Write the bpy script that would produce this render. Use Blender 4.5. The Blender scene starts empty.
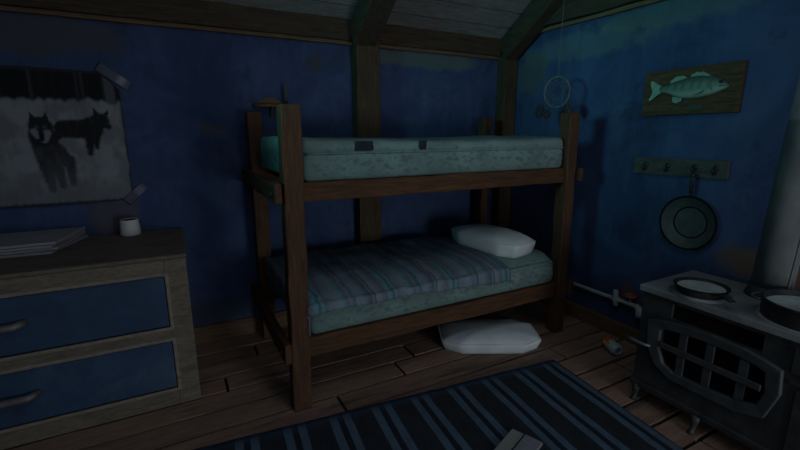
import bpy, bmesh, math, random
from mathutils import Vector, Matrix, noise
random.seed(7)
C = bpy.context.scene.collection
PI = math.pi
def R(d): return math.radians(d)
def fbm(x, y, z=0.0, o=3):
    return noise.fractal(Vector((x, y, z)), 1.0, 2.0, o)

# ------------------------------------------------------------------ materials
MATS = {}
class NT:
    def __init__(s, name, rough=0.85, spec=0.3, metal=0.0):
        s.m = bpy.data.materials.new(name); s.m.use_nodes = True
        s.t = s.m.node_tree; s.n = s.t.nodes; s.l = s.t.links
        s.b = s.n['Principled BSDF']
        s.b.inputs['Roughness'].default_value = rough
        s.b.inputs['Specular IOR Level'].default_value = spec
        s.b.inputs['Metallic'].default_value = metal
        s.tc = s.n.new('ShaderNodeTexCoord')
        MATS[name] = s.m
    def put(s, sock, v):
        if hasattr(v, 'is_output') or isinstance(v, bpy.types.NodeSocket): s.l.new(v, sock)
        else: sock.default_value = v
    def mp(s, scale=(1, 1, 1), loc=(0, 0, 0), src=None):
        n = s.n.new('ShaderNodeMapping'); n.inputs['Scale'].default_value = scale; n.inputs['Location'].default_value = loc
        s.l.new(src or s.tc.outputs['Object'], n.inputs['Vector']); return n.outputs[0]
    def noise(s, scale=5, detail=5, rough=.6, vec=None, dist=0.0):
        n = s.n.new('ShaderNodeTexNoise'); n.inputs['Scale'].default_value = scale; n.inputs['Detail'].default_value = detail
        n.inputs['Roughness'].default_value = rough; n.inputs['Distortion'].default_value = dist
        s.l.new(vec or s.tc.outputs['Object'], n.inputs['Vector']); return n.outputs['Fac']
    def ramp(s, f, stops, const=False):
        n = s.n.new('ShaderNodeValToRGB'); e = n.color_ramp.elements
        if const: n.color_ramp.interpolation = 'CONSTANT'
        while len(e) < len(stops): e.new(0.5)
        for k, (p, c) in enumerate(stops):
            e[k].position = p; e[k].color = (c, c, c, 1) if isinstance(c, (int, float)) else (*c, 1)
        s.l.new(f, n.inputs['Fac']); return n.outputs['Color']
    def math(s, op, a, b=0.0, clamp=False):
        n = s.n.new('ShaderNodeMath'); n.operation = op; n.use_clamp = clamp
        s.put(n.inputs[0], a); s.put(n.inputs[1], b); return n.outputs[0]
    def mix(s, f, a, b, mode='MIX'):
        n = s.n.new('ShaderNodeMixRGB'); n.blend_type = mode
        s.put(n.inputs['Fac'], f)
        for k, v in (('Color1', a), ('Color2', b)):
            s.put(n.inputs[k], (*v, 1) if isinstance(v, tuple) else v)
        return n.outputs[0]
    def sep(s, vec=None):
        n = s.n.new('ShaderNodeSeparateXYZ'); s.l.new(vec or s.tc.outputs['Object'], n.inputs[0]); return n.outputs
    def island(s):
        return s.n.new('ShaderNodeNewGeometry').outputs['Random Per Island']
    def obj_rand(s):
        return s.n.new('ShaderNodeObjectInfo').outputs['Random']
    def attr(s, name):
        n = s.n.new('ShaderNodeAttribute'); n.attribute_name = name; return n.outputs['Color']
    def color(s, v): s.put(s.b.inputs['Base Color'], (*v, 1) if isinstance(v, tuple) else v)
    def rough(s, v): s.put(s.b.inputs['Roughness'], v)
    def bump(s, h, st=.3, d=.01):
        n = s.n.new('ShaderNodeBump'); n.inputs['Strength'].default_value = st; n.inputs['Distance'].default_value = d
        s.l.new(h, n.inputs['Height']); s.l.new(n.outputs[0], s.b.inputs['Normal'])

def wood(name, c1, c2, grain=(1, 1, 1), worn=None, rough=.8, rand=True):
    """grain: small number along the fibre, big across."""
    t = NT(name, rough, .25)
    v = t.mp(grain)
    a = t.noise(6, 6, .65, v, .6)
    col = t.ramp(a, [(.3, c1), (.7, c2)])
    b = t.noise(22, 3, .6, v)
    col = t.mix(.55, col, t.ramp(b, [(.3, .45), (.65, 1.0)]), 'MULTIPLY')
    if worn:
        w = t.noise(3.5, 5, .7, t.mp(tuple(g * .6 for g in grain), (3, 1, 7)))
        col = t.mix(t.ramp(w, [(.54, 0.), (.68, 1.)]), col, worn)
    if rand:
        r = t.island()
        col = t.mix(.5, col, t.ramp(r, [(0, .62), (1, 1.15)]), 'MULTIPLY')
    t.color(col); t.bump(a, .35, .006)
    return t

GX, GY, GZ = (.8, 9, 9), (9, .8, 9), (9, 9, .8)
wood('floor_wood', (.18, .114, .084), (.275, .178, .133), (.55, 6, 6), worn=(.075, .056, .046), rough=.75)
wood('bunk_wood_x', (.040, .017, .007), (.108, .048, .020), GX, worn=(.03, .018, .01))
wood('bunk_wood_y', (.040, .017, .007), (.108, .048, .020), GY, worn=(.03, .018, .01))
wood('bunk_wood_z', (.042, .019, .009), (.108, .050, .025), GZ, worn=(.032, .02, .012))
wood('beam_x', (.028, .019, .012), (.070, .048, .029), GX)
wood('beam_y', (.028, .019, .012), (.070, .048, .029), GY)
wood('beam_z', (.036, .023, .013), (.088, .056, .031), GZ)
wood('base_x', (.075, .046, .026), (.17, .105, .058), GX)
wood('base_y', (.085, .052, .03), (.19, .118, .066), GY)
wood('ceiling_wood', (.12, .122, .12), (.215, .22, .215), (1.0, 7, 7))
wood('dresser_wood', (.10, .085, .066), (.165, .145, .113), (1.6, 6, 6), worn=(.075, .062, .046))
wood('dresser_wood_lit', (.15, .13, .10), (.25, .22, .175), (1.6, 6, 6))  # lighter dresser wood for the drawer rims; bevel highlight put into the colour
wood('plaque_wood', (.045, .026, .013), (.12, .072, .036), (9, 1.2, 9))
wood('rack_wood', (.045, .047, .042), (.095, .098, .086), (9, 1.2, 9))
wood('shelf_wood', (.09, .055, .033), (.17, .10, .06), GX)

def wall_paint(name, patches):
    t = NT(name, .88, .22)
    a = t.noise(1.7, 6, .62, None, .8)
    col = t.ramp(a, [(.30, (.018, .031, .072)), (.5, (.028, .050, .116)), (.72, (.044, .077, .162))])
    st = t.noise(3.2, 5, .7, t.mp((2.2, 2.2, .55), (2, 5, 1)))
    col = t.mix(t.ramp(st, [(.52, 0.), (.75, .55)]), col, (.058, .088, .145))
    dk = t.noise(2.3, 6, .75, t.mp((1, 1, 1), (7, 3, 9)))
    col = t.mix(t.ramp(dk, [(.56, 0.), (.70, .75)]), col, (.017, .021, .04))
    wob = t.noise(6, 4, .7)
    for (c, rad, pc, k) in patches:
        n = t.n.new('ShaderNodeMapping'); n.inputs['Scale'].default_value = tuple(1 / q for q in rad)
        n.inputs['Location'].default_value = tuple(-c[i] / rad[i] for i in range(3))
        t.l.new(t.tc.outputs['Object'], n.inputs['Vector'])
        ln = t.n.new('ShaderNodeVectorMath'); ln.operation = 'LENGTH'; t.l.new(n.outputs[0], ln.inputs[0])
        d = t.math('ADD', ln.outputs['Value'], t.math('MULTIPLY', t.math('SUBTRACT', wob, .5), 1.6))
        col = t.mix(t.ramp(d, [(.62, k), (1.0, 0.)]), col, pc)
    t.color(col); t.bump(t.noise(30, 5, .7), .12, .004)
    return t
BR = (.085, .062, .048)
wall_paint('paint_back', [((-.40, 3.4, 1.06), (.17, 1, .22), BR, .5), ((.28, 3.4, 1.62), (.15, 1, .05), BR, .5),
                          ((-.62, 3.4, 2.16), (.5, 1, .13), (.05, .052, .055), .8), ((1.05, 3.4, 2.12), (.08, 1, .08), (.05, .04, .035), .6),
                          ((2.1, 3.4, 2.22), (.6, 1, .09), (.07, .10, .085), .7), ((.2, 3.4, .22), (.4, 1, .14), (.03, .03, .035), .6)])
wall_paint('paint_right', [((3.02, 1.22, .83), (1, .16, .11), BR, .95), ((3.02, 1.9, .34), (1, .12, .12), (.10, .05, .045), .8),
                           ((3.02, 2.55, 2.28), (1, .8, .12), (.10, .135, .12), .4), ((3.02, 1.8, 2.38), (1, .8, .10), (.09, .13, .10), .4),
                           ((3.02, 3.1, 2.12), (1, .25, .22), (.07, .075, .06), .6)])

def plain(name, c1, c2, scale=8, rough=.8, spec=.3, metal=0, bump=.15, stretch=(1, 1, 1)):
    t = NT(name, rough, spec, metal)
    a = t.noise(scale, 5, .65, t.mp(stretch))
    t.color(t.ramp(a, [(.32, c1), (.68, c2)])); t.bump(a, bump, .004)
    return t
plain('gap_black', (.008, .007, .006), (.014, .012, .010))
plain('iron', (.018, .022, .023), (.045, .052, .054), 14, .62, .45, .25)
plain('iron_door', (.028, .034, .036), (.055, .063, .066), 14, .6, .45, .15)
plain('iron_top', (.10, .118, .122), (.21, .235, .24), 5, .55, .45, .1)
plain('iron_pipe', (.12, .137, .145), (.26, .285, .295), 3.5, .55, .45, .15, .1, (1, 1, .5))
plain('pan_iron', (.013, .016, .017), (.033, .038, .038), 18, .55, .45, .3)
plain('pan_disc', (.035, .042, .043), (.066, .074, .074), 18, .6, .45, .1)
plain('pan_frost', (.22, .27, .26), (.38, .43, .41), 16, .7)
plain('bar_steel', (.08, .086, .09), (.15, .157, .163), 12, .45, .5, .4)
plain('dull_black', (.004, .004, .004), (.010, .009, .008), 9, .95, .1)
plain('ember_ash', (.02, .011, .005), (.05, .026, .012), 20, .95, .1)
plain('burner', (.16, .19, .185), (.30, .33, .32), 14, .5)
plain('linen', (.38, .43, .45), (.52, .57, .59), 4, .9, .2, 0, .12)
t = NT('mattress_ticking', .92, .15)
a = t.noise(3.0, 5, .6)
col = t.ramp(a, [(.3, (.080, .130, .126)), (.7, (.152, .222, .212))])
sp = t.noise(24, 4, .7, t.mp((1, 1, 1.6)))
z = t.sep()[2]
sp2 = t.math('SUBTRACT', sp, t.math('MULTIPLY', t.math('ABSOLUTE', t.math('SUBTRACT', z, .09)), .8))
col = t.mix(t.ramp(sp2, [(.50, 0.), (.58, .85)]), col, (.07, .105, .105))
big = t.noise(2.2, 4, .7, t.mp((1, 1, 3), (4, 4, 4)))
col = t.mix(t.ramp(big, [(.56, 0.), (.66, .7)]), col, (.075, .11, .125))
t.color(col); t.bump(sp, .15, .004)
plain('tear_dark', (.008, .012, .016), (.022, .03, .036), 20, .95, .1)

# blanket: woven bands across the bed
t = NT('blanket_weave', .95, .1)
x = t.sep()[0]
wv = t.math('ADD', x, t.math('MULTIPLY', t.math('SUBTRACT', t.noise(3.5, 3, .6), .5), .10))
f = t.math('FRACT', t.math('MULTIPLY', wv, 1 / .46))
G1, G2, DK, TL, RD, PL = (.120, .160, .200), (.098, .140, .180), (.055, .078, .105), (.080, .200, .225), (.092, .105, .135), (.145, .180, .215)
st = [(0, G1), (.10, DK), (.125, G1), (.155, DK), (.19, PL), (.32, RD), (.355, G2), (.40, TL), (.45, DK), (.475, TL), (.52, RD),
      (.56, G2), (.70, PL), (.74, TL), (.775, G2), (.81, RD), (.84, G1), (.90, DK), (.915, TL), (.95, G1)]
col = t.ramp(f, st)
col = t.mix(.7, col, t.ramp(t.noise(40, 3, .7, t.mp((3, 1, 1))), [(.3, .6), (.7, 1.15)]), 'MULTIPLY')
col = t.mix(t.ramp(t.noise(5, 5, .7), [(.52, 0.), (.72, .5)]), col, (.12, .145, .18))
t.color(col); t.bump(t.noise(60, 2, .5), .3, .004)

# rug: light stripes in pairs on near-black blue
t = NT('rug_weave', .97, .08)
x = t.sep()[0]
wv = t.math('ADD', x, t.math('MULTIPLY', t.math('SUBTRACT', t.noise(2.5, 2, .6), .5), .02))
f = t.math('FRACT', t.math('MULTIPLY', wv, 1 / .249))
LT, DB = (.060, .096, .138), (.0135, .019, .029)
col = t.ramp(f, [(0, (.020, .024, .030)), (.485, LT), (.66, DB), (.795, LT), (.965, (.020, .024, .030))], True)
col = t.mix(.6, col, t.ramp(t.noise(30, 4, .7, t.mp((1, .4, 1))), [(.3, .55), (.7, 1.2)]), 'MULTIPLY')
col = t.mix(t.ramp(t.noise(4, 5, .75), [(.5, 0.), (.75, .55)]), col, (.02, .026, .036))
yb = t.math('ADD', t.sep()[1], t.math('MULTIPLY', t.math('SUBTRACT', t.noise(7, 2, .6), .5), .05))
col = t.mix(t.ramp(t.math('ADD', yb, .5), [(.42, 0.), (.475, .75)]), col, (.026, .042, .078))
t.color(col); t.bump(t.noise(70, 2, .5), .3, .003)

t = NT('drawer_paint', .7, .3)
a = t.noise(2.4, 6, .65, None, .5)
col = t.ramp(a, [(.3, (.014, .032, .070)), (.55, (.022, .052, .108)), (.75, (.055, .09, .145))])
t.color(t.mix(.5, col, t.ramp(t.noise(26, 4, .7), [(.3, .7), (.7, 1.1)]), 'MULTIPLY')); t.bump(a, .1, .003)
plain('handle_metal', (.075, .07, .074), (.13, .122, .127), 20, .5, .45, .3)
plain('mug_glaze', (.34, .36, .36), (.46, .48, .48), 7, .6)
plain('mug_inside', (.03, .03, .035), (.05, .05, .05), 7, .8)
t = NT('newsprint', .95, .1)
yy = t.sep()[1]
ln = t.math('FRACT', t.math('MULTIPLY', yy, 24))
col = t.mix(t.ramp(ln, [(0, .55), (.35, .0)], True), (.27, .27, .285), (.15, .15, .165))
t.color(t.mix(.5, col, t.ramp(t.noise(9, 4, .7), [(.3, .7), (.7, 1.1)]), 'MULTIPLY'))
plain('newsprint_edge', (.15, .15, .17), (.24, .24, .26), 60, .95, .1, 0, .2, (.2, .2, 6))
t = NT('poster_print', .8, .2); t.color(t.attr('print')); t.bump(t.noise(7, 4, .6), .15, .004)
plain('tape', (.019, .023, .052), (.032, .038, .075), 14, .4, .4)
t = NT('fish_skin', .55, .4); t.color(t.attr('print')); t.bump(t.noise(55, 2, .5), .25, .003)
plain('fin', (.11, .19, .14), (.20, .29, .22), 16, .6)
plain('brass_plate', (.035, .03, .022), (.06, .052, .035), 25, .5, .45, .3)
plain('eye_black', (.01, .01, .01), (.015, .015, .015), 4, .2, .5)
plain('dusty_white', (.22, .24, .245), (.32, .34, .34), 12, .7)
plain('red_enamel', (.20, .045, .04), (.28, .07, .06), 12, .6)
plain('twine', (.06, .06, .062), (.10, .10, .10), 30, .9)
plain('hoop_cane', (.045, .055, .06), (.095, .105, .10), 30, .9)
plain('feather', (.014, .013, .02), (.03, .026, .036), 30, .95)
plain('tin_red', (.17, .085, .075), (.27, .14, .125), 12, .55)
plain('can_red', (.38, .06, .03), (.5, .10, .05), 12, .5)
plain('can_yellow', (.34, .27, .10), (.45, .36, .15), 12, .5)
plain('can_pale', (.22, .32, .33), (.40, .48, .47), 14, .45)
plain('wax', (.05, .042, .036), (.09, .075, .065), 14, .7)
plain('paper_grey', (.13, .145, .14), (.19, .205, .20), 10, .9)
plain('cover_grey', (.11, .12, .14), (.16, .17, .195), 10, .85)
plain('rust', (.16, .085, .06), (.26, .15, .11), 10, .8)

# ------------------------------------------------------------------ mesh builder
class MB:
    def __init__(s): s.v = []; s.f = []; s.mi = []; s.cur = 0; s.sm = []; s.smooth = False; s.col = None
    def face(s, ids): s.f.append(ids); s.mi.append(s.cur); s.sm.append(s.smooth)
    def add(s, vs, fs):
        b = len(s.v); s.v += [Vector(p) for p in vs]
        for q in fs: s.face([b + i for i in q])
        return s
    def box(s, x0, y0, z0, x1, y1, z1):
        vs = [(x0, y0, z0), (x1, y0, z0), (x1, y1, z0), (x0, y1, z0), (x0, y0, z1), (x1, y0, z1), (x1, y1, z1), (x0, y1, z1)]
        return s.add(vs, [(3, 2, 1, 0), (4, 5, 6, 7), (0, 1, 5, 4), (1, 2, 6, 5), (2, 3, 7, 6), (3, 0, 4, 7)])
    def bar(s, a, b, u, v, n=1, jit=0.0, taper=1.0):
        """bar of rectangular section from a to b; u, v half-extent vectors; n segments with slight wear."""
        a, b, u, v = Vector(a), Vector(b), Vector(u), Vector(v)
        vs = []; fs = []
        for k in range(n + 1):
            t = k / n; c = a.lerp(b, t); sc = 1 + (taper - 1) * t
            for su, sv in ((-1, -1), (1, -1), (1, 1), (-1, 1)):
                p = c + u * su * sc + v * sv * sc
                if jit:
                    p += (u.normalized() * fbm(p.x * 5, p.y * 5, p.z * 5 + su) + v.normalized() * fbm(p.x * 5 + 9, p.y * 5, p.z * 5 + sv)) * jit
                vs.append(p)
        for k in range(n):
            for i in range(4):
                j = (i + 1) % 4
                fs.append((k * 4 + i, k * 4 + j, k * 4 + 4 + j, k * 4 + 4 + i))
        fs.append((3, 2, 1, 0)); e = n * 4; fs.append((e, e + 1, e + 2, e + 3))
        w = u.cross(v)
        if w.dot(b - a) < 0: fs = [tuple(reversed(q)) for q in fs]
        return s.add(vs, fs)
    def tube(s, pts, r, n=8, closed=False, cap=True):
        pts = [Vector(p) for p in pts]; m = len(pts); vs = []; fs = []
        rs = r if isinstance(r, (list, tuple)) else [r] * m
        ref = None
        for k, p in enumerate(pts):
            a = pts[(k - 1) % m] if (closed or k > 0) else p
            b = pts[(k + 1) % m] if (closed or k < m - 1) else p
            d = (b - a).normalized()
            if ref is None:
                ref = d.orthogonal().normalized()
            u = (ref - d * ref.dot(d)).normalized(); ref = u; w = d.cross(u)
            for i in range(n):
                t = 2 * PI * i / n; vs.append(p + (u * math.cos(t) + w * math.sin(t)) * rs[k])
        for k in range(m if closed else m - 1):
            k2 = (k + 1) % m
            for i in range(n):
                j = (i + 1) % n
                fs.append((k * n + i, k * n + j, k2 * n + j, k2 * n + i))
        if cap and not closed:
            fs.append(tuple(reversed(range(n)))); fs.append(tuple((m - 1) * n + i for i in range(n)))
        return s.add(vs, fs)
    def lathe(s, c, prof, n=32, ax=(0, 0, 1)):
        """prof: (radius, height) list along axis ax."""
        c = Vector(c); ax = Vector(ax).normalized(); u = ax.orthogonal().normalized(); w = ax.cross(u)
        vs = []; fs = []; rows = []
        for r, h in prof:
            if r < 1e-6: rows.append([len(vs)]); vs.append(c + ax * h)
            else:
                rows.append(list(range(len(vs), len(vs) + n)))
                for i in range(n):
                    t = 2 * PI * i / n; vs.append(c + ax * h + (u * math.cos(t) + w * math.sin(t)) * r)
        for a, b in zip(rows, rows[1:]):
            if len(a) == 1 and len(b) == 1: continue
            for i in range(n):
                j = (i + 1) % n
                if len(a) == 1: fs.append((a[0], b[j], b[i]))
                elif len(b) == 1: fs.append((a[i], a[j], b[0]))
                else: fs.append((a[i], a[j], b[j], b[i]))
        if len(rows[0]) > 1: fs.append(tuple(reversed(rows[0])))
        if len(rows[-1]) > 1: fs.append(tuple(rows[-1]))
        return s.add(vs, fs)
    def prism(s, poly, d):
        """poly: ordered 3-D points of a flat face; extruded by vector d."""
        d = Vector(d); n = len(poly); P = [Vector(p) for p in poly]
        nrm = Vector((0, 0, 0))
        for i in range(n): nrm += P[i].cross(P[(i + 1) % n])
        if nrm.dot(d) > 0: P.reverse()
        vs = P + [p + d for p in P]
        fs = [tuple(range(n)), tuple(reversed(range(n, 2 * n)))]
        for i in range(n):
            j = (i + 1) % n; fs.append((j, i, n + i, n + j))
        return s.add(vs, fs)
    def ring(s, outer, inner, d):
        """frame between two loops of equal length, extruded by d."""
        d = Vector(d); n = len(outer)
        O = [Vector(p) for p in outer]; I = [Vector(p) for p in inner]
        vs = O + I + [p + d for p in O] + [p + d for p in I]; fs = []
        for i in range(n):
            j = (i + 1) % n
            fs += [(i, j, n + j, n + i), (2 * n + j, 2 * n + i, 3 * n + i, 3 * n + j), (j, i, 2 * n + i, 2 * n + j), (n + i, n + j, 3 * n + j, 3 * n + i)]
        return s.add(vs, fs)
    def grid(s, fn, nu, nv, flip=False):
        vs = [fn(i / nu, j / nv) for j in range(nv + 1) for i in range(nu + 1)]
        fs = []
        for j in range(nv):
            for i in range(nu):
                a = j * (nu + 1) + i; q = (a, a + 1, a + nu + 2, a + nu + 1)
                fs.append(tuple(reversed(q)) if flip else q)
        return s.add(vs, fs)
    def build(s, name, mats, parent=None, bevel=0.0, seg=2, colors=None, solid=0.0, subdiv=0, recalc=True):
        me = bpy.data.meshes.new(name)
        inv = parent_matrix(parent).inverted() if parent else Matrix()
        me.from_pydata([inv @ p for p in s.v], [], s.f)
        for m in (mats if isinstance(mats, (list, tuple)) else [mats]): me.materials.append(MATS[m])
        me.polygons.foreach_set('material_index', s.mi); me.polygons.foreach_set('use_smooth', s.sm)
        if colors is not None:
            ca = me.color_attributes.new('print', 'FLOAT_COLOR', 'POINT')
            ca.data.foreach_set('color', [q for c in colors for q in (*c, 1.0)])
        if recalc:
            bm = bmesh.new(); bm.from_mesh(me); bmesh.ops.recalc_face_normals(bm, faces=bm.faces); bm.to_mesh(me); bm.free()
        me.update()
        o = bpy.data.objects.new(name, me); C.objects.link(o)
        if parent: o.parent = parent
        if solid:
            m = o.modifiers.new('thick', 'SOLIDIFY'); m.thickness = solid; m.offset = -1
        if bevel:
            m = o.modifiers.new('bev', 'BEVEL'); m.width = bevel; m.segments = seg; m.limit_method = 'ANGLE'; m.angle_limit = R(35)
        if subdiv:
            m = o.modifiers.new('sub', 'SUBSURF'); m.levels = subdiv; m.render_levels = subdiv
        return o
def parent_matrix(o):
    m = Matrix()
    while o:
        m = Matrix.LocRotScale(o.location, o.rotation_euler, o.scale) @ m; o = o.parent
    return m
def tag(o, label=None, cat=None, group=None, kind=None):
    for k, v in (('label', label), ('category', cat), ('group', group), ('kind', kind)):
        if v: o[k] = v
    return o
def thing(name, label, cat, loc=(0, 0, 0), rz=0.0, group=None):
    o = bpy.data.objects.new(name, None); C.objects.link(o); o.empty_display_size = .1
    o.location = loc; o.rotation_euler = (0, 0, rz)
    return tag(o, label, cat, group)
def structure(o): o['kind'] = 'structure'; return o

# ------------------------------------------------------------------ the room
WX, WY = 3.02, 3.40            # right wall face, back wall face
mb = MB()
mb.cur = 1; mb.box(-2.2, -2.6, -.05, WX + .05, WY + .05, -.022); mb.cur = 0
PITCH = .1815; rows = []
seams = {2: [.16, 2.675], 1: [1.41], 0: [1.24], -2: [2.37, .35], -1: [.75], 3: [1.9], -3: [1.55], -4: [2.62, .9]}
for k in range(-26, 7):
    y0 = 2.263 + k * PITCH; y1 = min(y0 + PITCH, WY)
    if y0 >= WY: continue
    cuts = sorted(seams.get(k, [random.uniform(-1.8, -.3), random.uniform(.2, 2.6)]))
    xs = [-2.2] + cuts + [WX]
    for a, b in zip(xs, xs[1:]):
        g = .0115
        aa, bb = a + (.009 if a > -2.19 else 0), b - (.009 if b < WX - .01 else 0)
        n = max(2, int((bb - aa) / .12)); h = random.uniform(-.002, .002)
        cy, hy = (y0 + y1) / 2, (y1 - y0) / 2 - g
        mb.bar((aa, cy, -.011 + h), (bb, cy, -.011 + h), (0, hy, 0), (0, 0, .011), n, .003)
structure(mb.build('floor', ['floor_wood', 'gap_black']))
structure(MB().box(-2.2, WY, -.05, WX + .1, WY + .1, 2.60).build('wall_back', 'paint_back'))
structure(MB().box(-2.3, -2.6, -.05, -2.2, WY + .1, 4.15).build('wall_left', 'paint_back'))
mb = MB(); mb.prism([(WX, -2.6, -.05), (WX, WY, -.05), (WX, WY, 2.45), (WX, .9, 4.15), (WX, -2.6, 4.15)], (.1, 0, 0))
structure(mb.build('wall_right', 'paint_right'))
# sloped board ceiling: boards run along X, slope rises towards the room
SL = .67; cs = Vector((0, -1, SL)).normalized(); nrm = Vector((0, SL, 1)).normalized()
mb = MB(); P0 = Vector((0, WY - .02, 2.425)); W = .168
for k in range(-1, 19):
    c = P0 + cs * (W * (k + .5)) + nrm * .012
    x = -2.2
    cuts = [-2.2, random.uniform(-.8, .8), WX]
    for a, b in zip(cuts, cuts[1:]):
        mb.bar((a + .003, c.y, c.z), (b - .003, c.y, c.z), cs * (W / 2 - .008), nrm * .012, 10, .002)
mb.cur = 1
e = P0 + cs * (W * 19)
mb.add([P0 + nrm * .03 + Vector((-2.2, .1, -.07)), P0 + nrm * .03 + Vector((WX, .1, -.07)), e + nrm * .03 + Vector((WX, 0, 0)), e + nrm * .03 + Vector((-2.2, 0, 0))], [(0, 1, 2, 3)])
structure(mb.build('ceiling', ['ceiling_wood', 'gap_black']))
# wall plate along the back wall, in bays between the posts
for k, (a, b) in enumerate(((-2.2, 1.36), (1.55, 2.88))):
    mb = MB().bar((a, WY - .03, 2.405), (b, WY - .03, 2.405), (0, .03, 0), (0, 0, .108), 18, .006)
    structure(mb.build('trim_%d' % (k + 1), 'beam_x', bevel=.006))
    mb = MB().bar((a, WY - .012, 2.285), (b, WY - .012, 2.285), (0, .022, 0), (0, 0, .014), 18, .003)
    structure(mb.build('trim_%d' % (k + 3), 'base_x', bevel=.003))
# posts on the back wall
for k, (x0, x1) in enumerate(((1.35, 1.552), (2.864, 3.015))):
    mb = MB().bar(((x0 + x1) / 2, WY - .06, 0), ((x0 + x1) / 2, WY - .06, 2.42), ((x1 - x0) / 2, 0, 0), (0, .06, 0), 20, .006)
    structure(mb.build('trim_%d' % (k + 5), 'beam_z', bevel=.008))
    # rafter above the post
    a = Vector(((x0 + x1) / 2 - .035, WY - .05, 2.425 - .015)); L = 2.9
    a = a - nrm * .085
    mb = MB().bar(a - cs * .02, a + cs * L, ((x1 - x0) / 2 - .005, 0, 0), nrm * .085, 24, .007)
    structure(mb.build('trim_%d' % (k + 7), 'beam_y', bevel=.008))
# tie beam along the right wall with a thin batten under it
mb = MB().bar((WX - .035, WY - .12, 2.585), (WX - .035, -2.5, 2.585), (.035, 0, 0), (0, 0, .095), 40, .008)
structure(mb.build('trim_9', 'beam_y', bevel=.008))
mb = MB().bar((WX - .015, WY - .12, 2.468), (WX - .015, -2.5, 2.468), (.022, 0, 0), (0, 0, .014), 40, .004)
structure(mb.build('trim_10', 'base_y', bevel=.003))
mb = MB().bar((-2.2, WY - .0125, .067), (1.345, WY - .0125, .067), (0, .0125, 0), (0, 0, .068), 24, .003)
mb.bar((1.56, WY - .0125, .067), (2.86, WY - .0125, .067), (0, .0125, 0), (0, 0, .068), 14, .003)
structure(mb.build('baseboard_back', 'base_x', bevel=.005))
mb = MB().bar((WX - .02, WY - .125, .06), (WX - .02, -2.5, .06), (.02, 0, 0), (0, 0, .061), 40, .004)
structure(mb.build('baseboard_right', 'base_y', bevel=.006))

# ------------------------------------------------------------------ bunk bed
bed = thing('bunk_bed', 'rustic dark wooden double bunk bed frame standing against the blue back wall', 'bunk bed', (1.57, 2.75, 0))
def post(bot, top, hx, hy):
    MB().bar(bot, top, (hx, 0, 0), (0, hy, 0), 18, .006).build('post', 'bunk_wood_z', bed, bevel=.008)
post((.53, 2.262, 0), (.55, 2.262, 1.735), .053, .047)
post((2.642, 2.272, 0), (2.618, 2.272, 1.735), .047, .05)
post((.537, 3.25, 0), (.537, 3.25, 1.735), .05, .05)
post((2.617, 3.25, 0), (2.617, 3.25, 1.72), .043, .05)
for z0, z1 in ((1.226, 1.332), (.312, .432)):
    zc, hz = (z0 + z1) / 2, (z1 - z0) / 2
    MB().bar((.585, 2.262, zc), (2.575, 2.262, zc), (0, .022, 0), (0, 0, hz), 30, .006).build('front_rail', 'bunk_wood_x', bed, bevel=.006)
    MB().bar((.585, 3.25, zc), (2.575, 3.25, zc), (0, .022, 0), (0, 0, hz), 30, .006).build('back_rail', 'bunk_wood_x', bed, bevel=.006)
    MB().bar((.459, 2.20, zc + .005), (.459, 3.345, zc + .005), (.021, 0, 0), (0, 0, hz - .002), 16, .006).build('end_rail', 'bunk_wood_y', bed, bevel=.006)
    MB().bar((2.712, 2.20, zc + .005), (2.712, 3.32, zc + .005), (.021, 0, 0), (0, 0, hz - .002), 16, .006).build('end_rail', 'bunk_wood_y', bed, bevel=.006)
    for k in range(11):
        x = .70 + k * .176
        MB().bar((x, 2.27, z1 - .045), (x, 3.24, z1 - .045), (.042, 0, 0), (0, 0, .011), 2).build('slat', 'bunk_wood_y', bed, bevel=.003)
    for (bx, by, sx) in ((.437, 2.262, -1), (.437, 3.25, -1), (2.734, 2.272, 1), (2.734, 3.25, 1)):
        mb = MB(); mb.smooth = True
        mb.lathe((bx, by, zc), [(.0, -.004), (.017, -.004), (.017, .006), (.011, .011), (0, .012)], 10, (sx, 0, 0)).build('bolt', 'pan_iron', bed)

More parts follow.
